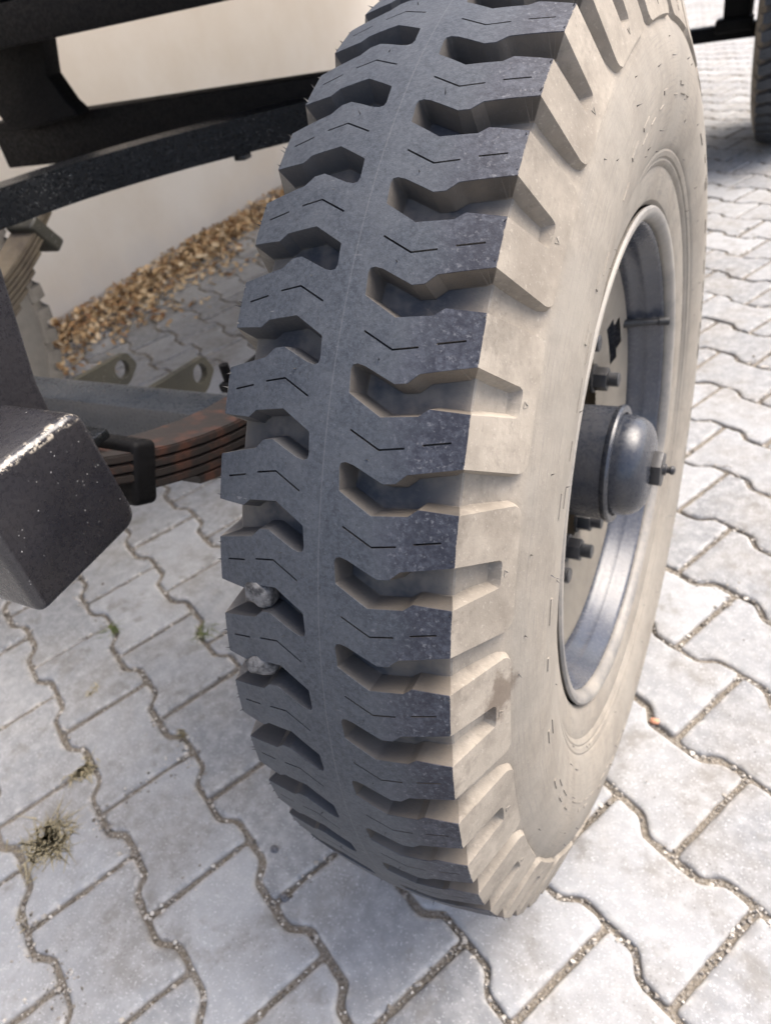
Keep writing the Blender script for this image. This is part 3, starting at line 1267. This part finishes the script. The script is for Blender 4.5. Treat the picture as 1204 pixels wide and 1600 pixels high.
def make_wheel(loc, rot_x=0.0, flip=False, full=True):
    w_ = link('wheel', rim_me, M['rim'], trailer, loc)
    if flip:
        w_.rotation_euler = (0, 0, PI)
    t_ = link('tyre', tyre_me, None, w_)
    link('wheel_disc', disc_me, M['disc'], w_)
    link('hub', hub_me, M['hub'], w_)
    link('lock_ring', ring_me, M['lip'], w_)
    if full:
        link('hub_cap', cap_me, M['hub'], w_)
        link('hub_nut', hubnut_me, M['nut'], w_)
        link('grease_nipple', nip_me, M['nut'], w_)
        link('valve_stem', valve_me, M['hair'], w_)
        for d in NUT_ANG:
            o = link('wheel_nut', wnut_me, M['nut'], w_)
            o.location = (0, 0.130 * math.cos(math.radians(d)), 0.130 * math.sin(math.radians(d)))
        tag(link('mould_hair', hair_me, M['hair'], w_), kind='stuff')
        tag(link('sidewall_relief', dash_me, None, w_), kind='stuff')
        tag(link('wear_mark', mark_me, None, w_), kind='stuff')
    return w_


NUT_ANG = (14, -71, -93, 74, 134, 180, -140)
wheel = make_wheel((0, 0, HZ))
wheel['label'] = 'front wheel nearest the camera, dark dusty rim with domed hub cap'
w2 = make_wheel((0.055, 3.10, HZ), full=False)
w2['label'] = 'rear wheel of the trailer at the right edge'
w3 = make_wheel((-1.475, 0, HZ), flip=True, full=False)
w3['label'] = 'opposite front wheel half hidden behind the leaf spring'


def box_part(name, lo, hi, mat, bevel=0.004, parent=trailer):
    bm = bmesh.new()
    add_box(bm, lo, hi, bevel)
    return part(name, bm, mat, parent)


# front axle and its two eye brackets
box_part('axle', (-1.42, -0.045, 0.430), (-0.02, 0.015, 0.497), M['axle'], 0.006)


def eye_bracket(x, y0, y1, zt, zb, hy, hz, hr_):
    bm = bmesh.new()
    outer = round_poly([(y0, zt + 0.012), (y1 - 0.012, zt), (y1, zt - 0.030), (y1 - 0.03, zb), (y0, zb - 0.01)], [0, 0.008, 0.008, 0.008, 0], 3)
    n = 24
    hole_ = [(hy + hr_ * math.cos(2 * PI * k / n), hz + hr_ * math.sin(2 * PI * k / n)) for k in range(n)]
    vv = [Vector(p) for p in outer + hole_]
    ee = [(i, (i + 1) % len(outer)) for i in range(len(outer))] + [(len(outer) + i, len(outer) + (i + 1) % n) for i in range(n)]
    res = delaunay_2d_cdt(vv, ee, [], 1, 1e-7)
    a = [bm.verts.new((x, q.x, q.y)) for q in res[0]]
    b_ = [bm.verts.new((x - 0.012, q.x, q.y)) for q in res[0]]
    cnt = {}
    for f in res[2]:
        c_ = sum((res[0][i] for i in f), Vector((0, 0))) / len(f)
        if (c_ - Vector((hy, hz))).length < hr_ * 0.95:
            continue
        bm.faces.new([a[i] for i in f])
        bm.faces.new([b_[i] for i in f][::-1])
        for i in range(len(f)):
            e_ = (f[i], f[(i + 1) % len(f)])
            if (e_[1], e_[0]) in cnt:
                del cnt[(e_[1], e_[0])]
            else:
                cnt[e_] = 1
    for (i, j) in cnt:
        bm.faces.new((a[i], a[j], b_[j], b_[i]))
    return part('eye_bracket', bm, M['bracket'], trailer)


eye_bracket(-0.80, 0.008, 0.160, 0.474, 0.424, 0.125, 0.452, 0.0165)
eye_bracket(-0.61, 0.008, 0.150, 0.482, 0.430, 0.116, 0.462, 0.0165)


# leaf springs
def leaf_spring(xc, y_axle, mats, clip_y, nleaf=6, top_extra=0.0, zc=0.497, k=1.0, half0=0.44, t=0.0105):
    spring = None
    for i in range(nleaf):
        bm = bmesh.new()
        hl_ = half0 * (0.40 + 0.60 * (i + 1) / nleaf)
        n = 22
        secs = []
        for j in range(n + 1):
            y = -hl_ + 2 * hl_ * j / n
            z = zc + k * y * y + i * t * (1 + 0.05)
            wv = 0.035
            ring = [bm.verts.new((xc + sx * wv, y_axle + y, z + sz)) for sx, sz in ((-1, 0.0005), (1, 0.0005), (1, t + 0.0001), (-1, t + 0.0001))]
            secs.append(ring)
        for a, b_ in zip(secs[:-1], secs[1:]):
            for q in range(4):
                bm.faces.new((a[q], a[(q + 1) % 4], b_[(q + 1) % 4], b_[q]))
        bm.faces.new(secs[0])
        bm.faces.new(secs[-1][::-1])
        es = [e for e in bm.edges if abs(e.verts[0].co.y - e.verts[1].co.y) > 1e-5]
        bmesh.ops.bevel(bm, geom=es, offset=0.0016, segments=2, affect='EDGES')
        if i == 0:
            spring = part('leaf_spring', bm, mats[0], trailer)
        else:
            part('leaf', bm, mats[0], spring)
    for cy in clip_y:
        z = zc + k * cy * cy
        sl = math.atan(2 * k * cy)
        h = nleaf * t * 1.05
        bm = bmesh.new()
        add_box(bm, (-0.038, -0.015, -0.004), (0.038, 0.015, h + 0.004), 0.0070, 4,
                Matrix.Translation((xc, y_axle + cy, z)) @ Matrix.Rotation(sl, 4, 'X'))
        part('spring_clip', bm, mats[1], spring)
    # centre clamp plate and u-bolts
    bm = bmesh.new()
    add_box(bm, (xc - 0.05, y_axle - 0.075, zc + nleaf * t * 1.06 + 0.003), (xc + 0.05, y_axle + 0.045, zc + nleaf * t * 1.06 + 0.015), 0.003)
    part('clamp_plate', bm, mats[1], spring)
    for yy in (-0.062, 0.032):
        bm = bmesh.new()
        add_tube(bm, [(xc - 0.042, y_axle + yy, zc - 0.08), (xc - 0.042, y_axle + yy, zc + 0.092)], 0.006, 10)
        add_tube(bm, [(xc + 0.042, y_axle + yy, zc - 0.08), (xc + 0.042, y_axle + yy, zc + 0.092)], 0.006, 10)
        part('u_bolt', bm, mats[1], spring)
    return spring


sp = leaf_spring(-0.335, 0.0, (M['rust'], M['blackplain']), (-0.300, 0.268), nleaf=5, k=0.86)
sp['label'] = 'rusty leaf spring pack with black clip'
sp2 = leaf_spring(-1.10, 0.0, (M['dustyspring'], M['bracket']), (-0.27, 0.315), nleaf=7, half0=0.36, t=0.0090, zc=0.505)
sp2['label'] = 'dusty tan leaf spring of the far side'

# spring hanger block with post at front left
bm = bmesh.new()
pts = round_poly([(-0.464, 0.596), (-0.347, 0.600), (-0.352, 0.716), (-0.464, 0.716)], [0.010, 0.018, 0.016, 0.010], 5)
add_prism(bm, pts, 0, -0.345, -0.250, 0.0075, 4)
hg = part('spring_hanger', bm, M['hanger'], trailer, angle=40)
hg['label'] = 'thick black enamelled steel block with a highlight painted along its chipped edge'
bm = bmesh.new()
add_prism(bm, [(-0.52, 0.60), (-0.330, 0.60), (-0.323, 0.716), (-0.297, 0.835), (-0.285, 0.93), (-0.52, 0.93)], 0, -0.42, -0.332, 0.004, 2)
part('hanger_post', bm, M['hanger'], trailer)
box_part('spring_pad', (-0.372, -0.318, 0.640), (-0.318, -0.290, 0.650), M['black'], 0.003)

# curved channel member
CB = [(-1.12, -0.30), (-1.06, -0.12), (-0.995, 0.02), (-0.938, 0.12), (-0.887, 0.255), (-0.805, 0.375), (-0.705, 0.475), (-0.620, 0.548), (-0.585, 0.575)]


def catmull(pts, n=6):
    out = []
    P = [Vector((*p, 0)) for p in pts]
    for i in range(len(P) - 1):
        p0, p1, p2, p3 = P[max(i - 1, 0)], P[i], P[i + 1], P[min(i + 2, len(P) - 1)]
        for k in range(n):
            t = k / n
            out.append(0.5 * ((2 * p1) + (p2 - p0) * t + (2 * p0 - 5 * p1 + 4 * p2 - p3) * t * t + (3 * p1 - p0 - 3 * p2 + p3) * t ** 3))
    out.append(P[-1])
    return out


cb = catmull(CB)
bm = bmesh.new()
secs = []
for i, p in enumerate(cb):
    t = (cb[min(i + 1, len(cb) - 1)] - cb[max(i - 1, 0)]).normalized()
    nrm = Vector((t.y, -t.x, 0))       # towards the camera side
    sec = []
    for (d, z) in ((0, 0.700), (0, 0.757), (-0.06, 0.757), (-0.06, 0.749), (-0.008, 0.749), (-0.008, 0.708), (-0.06, 0.708), (-0.06, 0.700)):
        q = p + nrm * d
        sec.append(bm.verts.new((q.x, q.y, z)))
    secs.append(sec)
for a, b_ in zip(secs[:-1], secs[1:]):
    for k in range(8):
        bm.faces.new((a[k], a[(k + 1) % 8], b_[(k + 1) % 8], b_[k]))
bm.faces.new(secs[0])
bm.faces.new(secs[-1][::-1])
es = [e for e in bm.edges if len(e.link_faces) == 2 and e.calc_face_angle(0) > 1.0]
bmesh.ops.bevel(bm, geom=es, offset=0.002, segments=2, affect='EDGES')
cbp = part('curved_channel', bm, M['black'], trailer)
cbp['label'] = 'bowed black channel member with pale specks'
box_part('bolt_head', (-0.715, 0.478, 0.690), (-0.690, 0.500, 0.699), M['black'], 0.002)

# cross members, post, then unseen deck and side boards added for shade
box_part('cross_member', (-1.50, 0.602, 0.690), (-0.17, 0.66, 0.788), M['blackplain'], 0.004)
box_part('upper_cross_member', (-1.52, 0.42, 0.926), (-0.06, 0.50, 0.990), M['blackplain'], 0.004)
bm = bmesh.new()
add_prism(bm, [(-1.436, 0.985), (-1.436, 0.928), (-1.404, 0.824), (-1.378, 0.769), (-1.156, 0.785), (-1.160, 0.797), (-1.174, 0.811), (-1.197, 0.863), (-1.17, 0.928), (-1.17, 0.985)], 1, 0.560, 0.600, 0.003)
part('gusset_post', bm, M['blackplain'], trailer)
box_part('frame_rail', (-1.20, 0.46, 0.992), (-1.12, 4.30, 1.07), M['blackplain'])
box_part('frame_rail', (-0.33, 0.46, 0.992), (-0.25, 4.30, 1.07), M['blackplain'])
for yy in (1.25, 2.05, 2.85, 3.65):
    box_part('deck_bearer', (-1.56, yy, 1.002), (-0.04, yy + 0.07, 1.068), M['blackplain'])
for k in range(7):
    box_part('unseen_deck_board', (-1.56 + k * 0.2185, 0.44, 1.072), (-1.56 + k * 0.2185 + 0.205, 4.40, 1.10), M['blackplain'])  # out-of-view deck put in to darken the space under the trailer
box_part('added_shade_board', (-1.60, 0.44, 1.08), (-1.57, 4.40, 1.75), M['blackplain'])  # unseen boards on both sides, added to shade the wall
box_part('added_shade_board', (-0.03, 0.44, 1.08), (0.0, 4.40, 1.75), M['blackplain'])
box_part('front_strut', (-1.50, -0.52, 0.932), (-0.30, -0.44, 1.00), M['blackplain'])
box_part('front_strut', (-0.41, -0.438, 0.992), (-0.34, 0.418, 1.05), M['blackplain'])

# rear axle set
box_part('rear_axle', (-1.40, 3.07, 0.385), (-0.02, 3.13, 0.437), M['blackplain'], 0.004)
bm = bmesh.new()
add_box(bm, (-0.20, 3.00, 0.439), (-0.105, 3.16, 0.99), 0.004)
add_box(bm, (-0.225, 2.98, 0.425), (-0.09, 3.05, 0.470), 0.006)
part('rear_spring_seat', bm, M['blackplain'], trailer)

# ------------------------------------------------------------------ stones wedged in the tread
def stone(name, c, size, seed, mat, label, cat, flat=1.0, sub=3):
    bm = bmesh.new()
    bmesh.ops.create_icosphere(bm, subdivisions=sub, radius=1.0)
    off = Vector((seed * 3.1, seed * 5.7, seed))
    planes = []
    rs_ = random.Random(seed)
    for _ in range(9):
        d = Vector((rs_.gauss(0, 1), rs_.gauss(0, 1), rs_.gauss(0, 1))).normalized()
        planes.append((d, rs_.uniform(0.62, 0.9)))
    for v in bm.verts:
        p = v.co.copy()
        for d, h in planes:
            k = p.dot(d)
            if k > h:
                p -= d * (k - h) * 0.9
        p *= 1 + 0.10 * noise.noise(p * 2.2 + off) + 0.04 * noise.noise(p * 7 + off)
        v.co = Vector((p.x * size[0], p.y * size[1], p.z * size[2]))
    o = part(name, bm, mat, None, c, True, 50)
    tag(o, label, cat)
    return o


for k, (px, v, lab, sz) in enumerate(((-0.0500, 7.295, 'upper of two small stones wedged in the left tread grooves', (0.0120, 0.0105, 0.0110)),
                                      (-0.0545, 8.300, 'lower of two small stones wedged in the left tread grooves', (0.0120, 0.0105, 0.0110)))):
    p = cyl(px, theta_of(v), R - 0.0100)
    stone('stone', (p.x, p.y, p.z + HZ), sz, 3 + k, M['stone'], lab, 'stone')
stone('brick_chip', (0.1327, 0.0150, 0.000), (0.0075, 0.0060, 0.005), 21, M['brick'], 'small orange brick chip in a paving joint right of the tyre', 'chip', sub=2)
stone('pebble', (-0.301, -0.358, 0.002), (0.0065, 0.0055, 0.0040), 22, M['dark'], 'dark oval pebble lying on a paver below the tyre', 'pebble', sub=2)
stone('pebble', (-0.252, -0.408, -0.001), (0.0075, 0.0065, 0.0050), 23, M['dark'], 'greenish dark pebble in the joint below the oval one', 'pebble', sub=2)


# ------------------------------------------------------------------ grass tufts
def tuft(c, n, L, spread, mat, label, seed, flat=0.6):
    bm = bmesh.new()
    r_ = random.Random(seed)
    for _ in range(n):
        b0 = Vector((r_.gauss(0, spread * 0.5), r_.gauss(0, spread * 0.5), -0.004))
        az_ = r_.uniform(0, 2 * PI)
        l = L * r_.uniform(0.4, 1.1)
        d = Vector((math.cos(az_), math.sin(az_), 0))
        up = r_.uniform(0.15, 1.0) * (1 - flat) + 0.12
        w_ = r_.uniform(0.0006, 0.0013)
        sd2 = d.cross(Vector((0, 0, 1))) * w_
        prev = None
        for k in range(5):
            t = k / 4
            p = b0 + d * (l * t) + Vector((0, 0, l * (up * 1.6 * t - 1.4 * up * t * t)))
            p.z = max(p.z, 0.0005)
            a = bm.verts.new(p - sd2 * (1 - 0.85 * t))
            b_ = bm.verts.new(p + sd2 * (1 - 0.85 * t))
            if prev:
                bm.faces.new((prev[0], prev[1], b_, a))
            prev = (a, b_)
    o = part('grass_tuft', bm, mat, None, c)
    tag(o, label, 'grass', 'weeds in the paving joints')
    return o


tuft((-0.640, -0.478, 0.0), 220, 0.040, 0.034, M['straw'], 'dry straw-coloured tuft lying on the pavers at lower left', 31, 0.93)
tuft((-0.683, -0.365, 0.0), 150, 0.022, 0.018, M['straw'], 'small brown dried tuft in a joint above the straw one', 32)
tuft((-0.862, -0.107, 0.0), 60, 0.030, 0.014, M['grass'], 'green grass tuft in a joint below the black hanger block', 33, 0.4)
tuft((-0.668, -0.047, 0.0), 60, 0.032, 0.013, M['grass'], 'green grass tuft in a joint close left of the tyre', 34, 0.4)
tuft((-0.790, -0.235, 0.0), 30, 0.016, 0.012, M['straw'], 'few dry blades in a joint below the black hanger block', 36, 0.7)
tuft((-0.560, -0.245, 0.0), 36, 0.016, 0.014, M['straw'], 'dry blades in the soil-filled joint left of the tread', 37, 0.7)
tuft((-0.600, -0.610, 0.0), 90, 0.045, 0.022, M['straw'], 'sparse dry stalks in the joint at the left edge', 35, 0.8)

# ------------------------------------------------------------------ dry leaves along the wall foot
rl = random.Random(17)
lv, lf = [], []
for k in range(8000):
    y = rl.uniform(0.1, 4.2)
    dens_ = 0.26 + 0.22 * noise.noise(Vector((0, y * 2.2, 0)))
    dx = abs(rl.gauss(0, dens_ * 0.62))
    if dx > 0.62:
        continue
    c = Vector((-2.255 + dx, y, 0.004 + rl.random() * max(0.0, 0.06 * (1 - dx / 0.45))))
    L = rl.uniform(0.012, 0.036)
    Wd = L * rl.uniform(0.35, 0.6)
    rot = Matrix.Rotation(rl.uniform(0, 6.28), 3, 'Z') @ Matrix.Rotation(rl.gauss(0, 0.5), 3, 'X') @ Matrix.Rotation(rl.gauss(0, 0.5), 3, 'Y')
    curl = rl.uniform(0.1, 0.6)
    base = len(lv)
    for (a, b_) in ((-1, 0), (-.35, -1), (-.35, 1), (-.35, 0), (.4, -.8), (.4, .8), (.4, 0), (1, 0)):
        q = rot @ Vector((a * L / 2 * 2, b_ * Wd / 2 * 2, curl * L * (abs(b_) * 0.6 + 0.4 * a * a)))
        q = c + q * 0.6
        q.z = max(q.z, 0.002)
        q.x = max(q.x, -2.26)
        lv.append(q)
    lf += [[base + i for i in f] for f in ((0, 1, 3), (0, 3, 2), (1, 4, 6, 3), (3, 6, 5, 2), (4, 7, 6), (6, 7, 5))]
me = bpy.data.meshes.new('dry_leaves')
me.from_pydata(lv, [], lf)
tag(link('dry_leaves', me, M['leaf']), 'drift of brown dry leaves along the foot of the wall', 'leaves', kind='stuff')
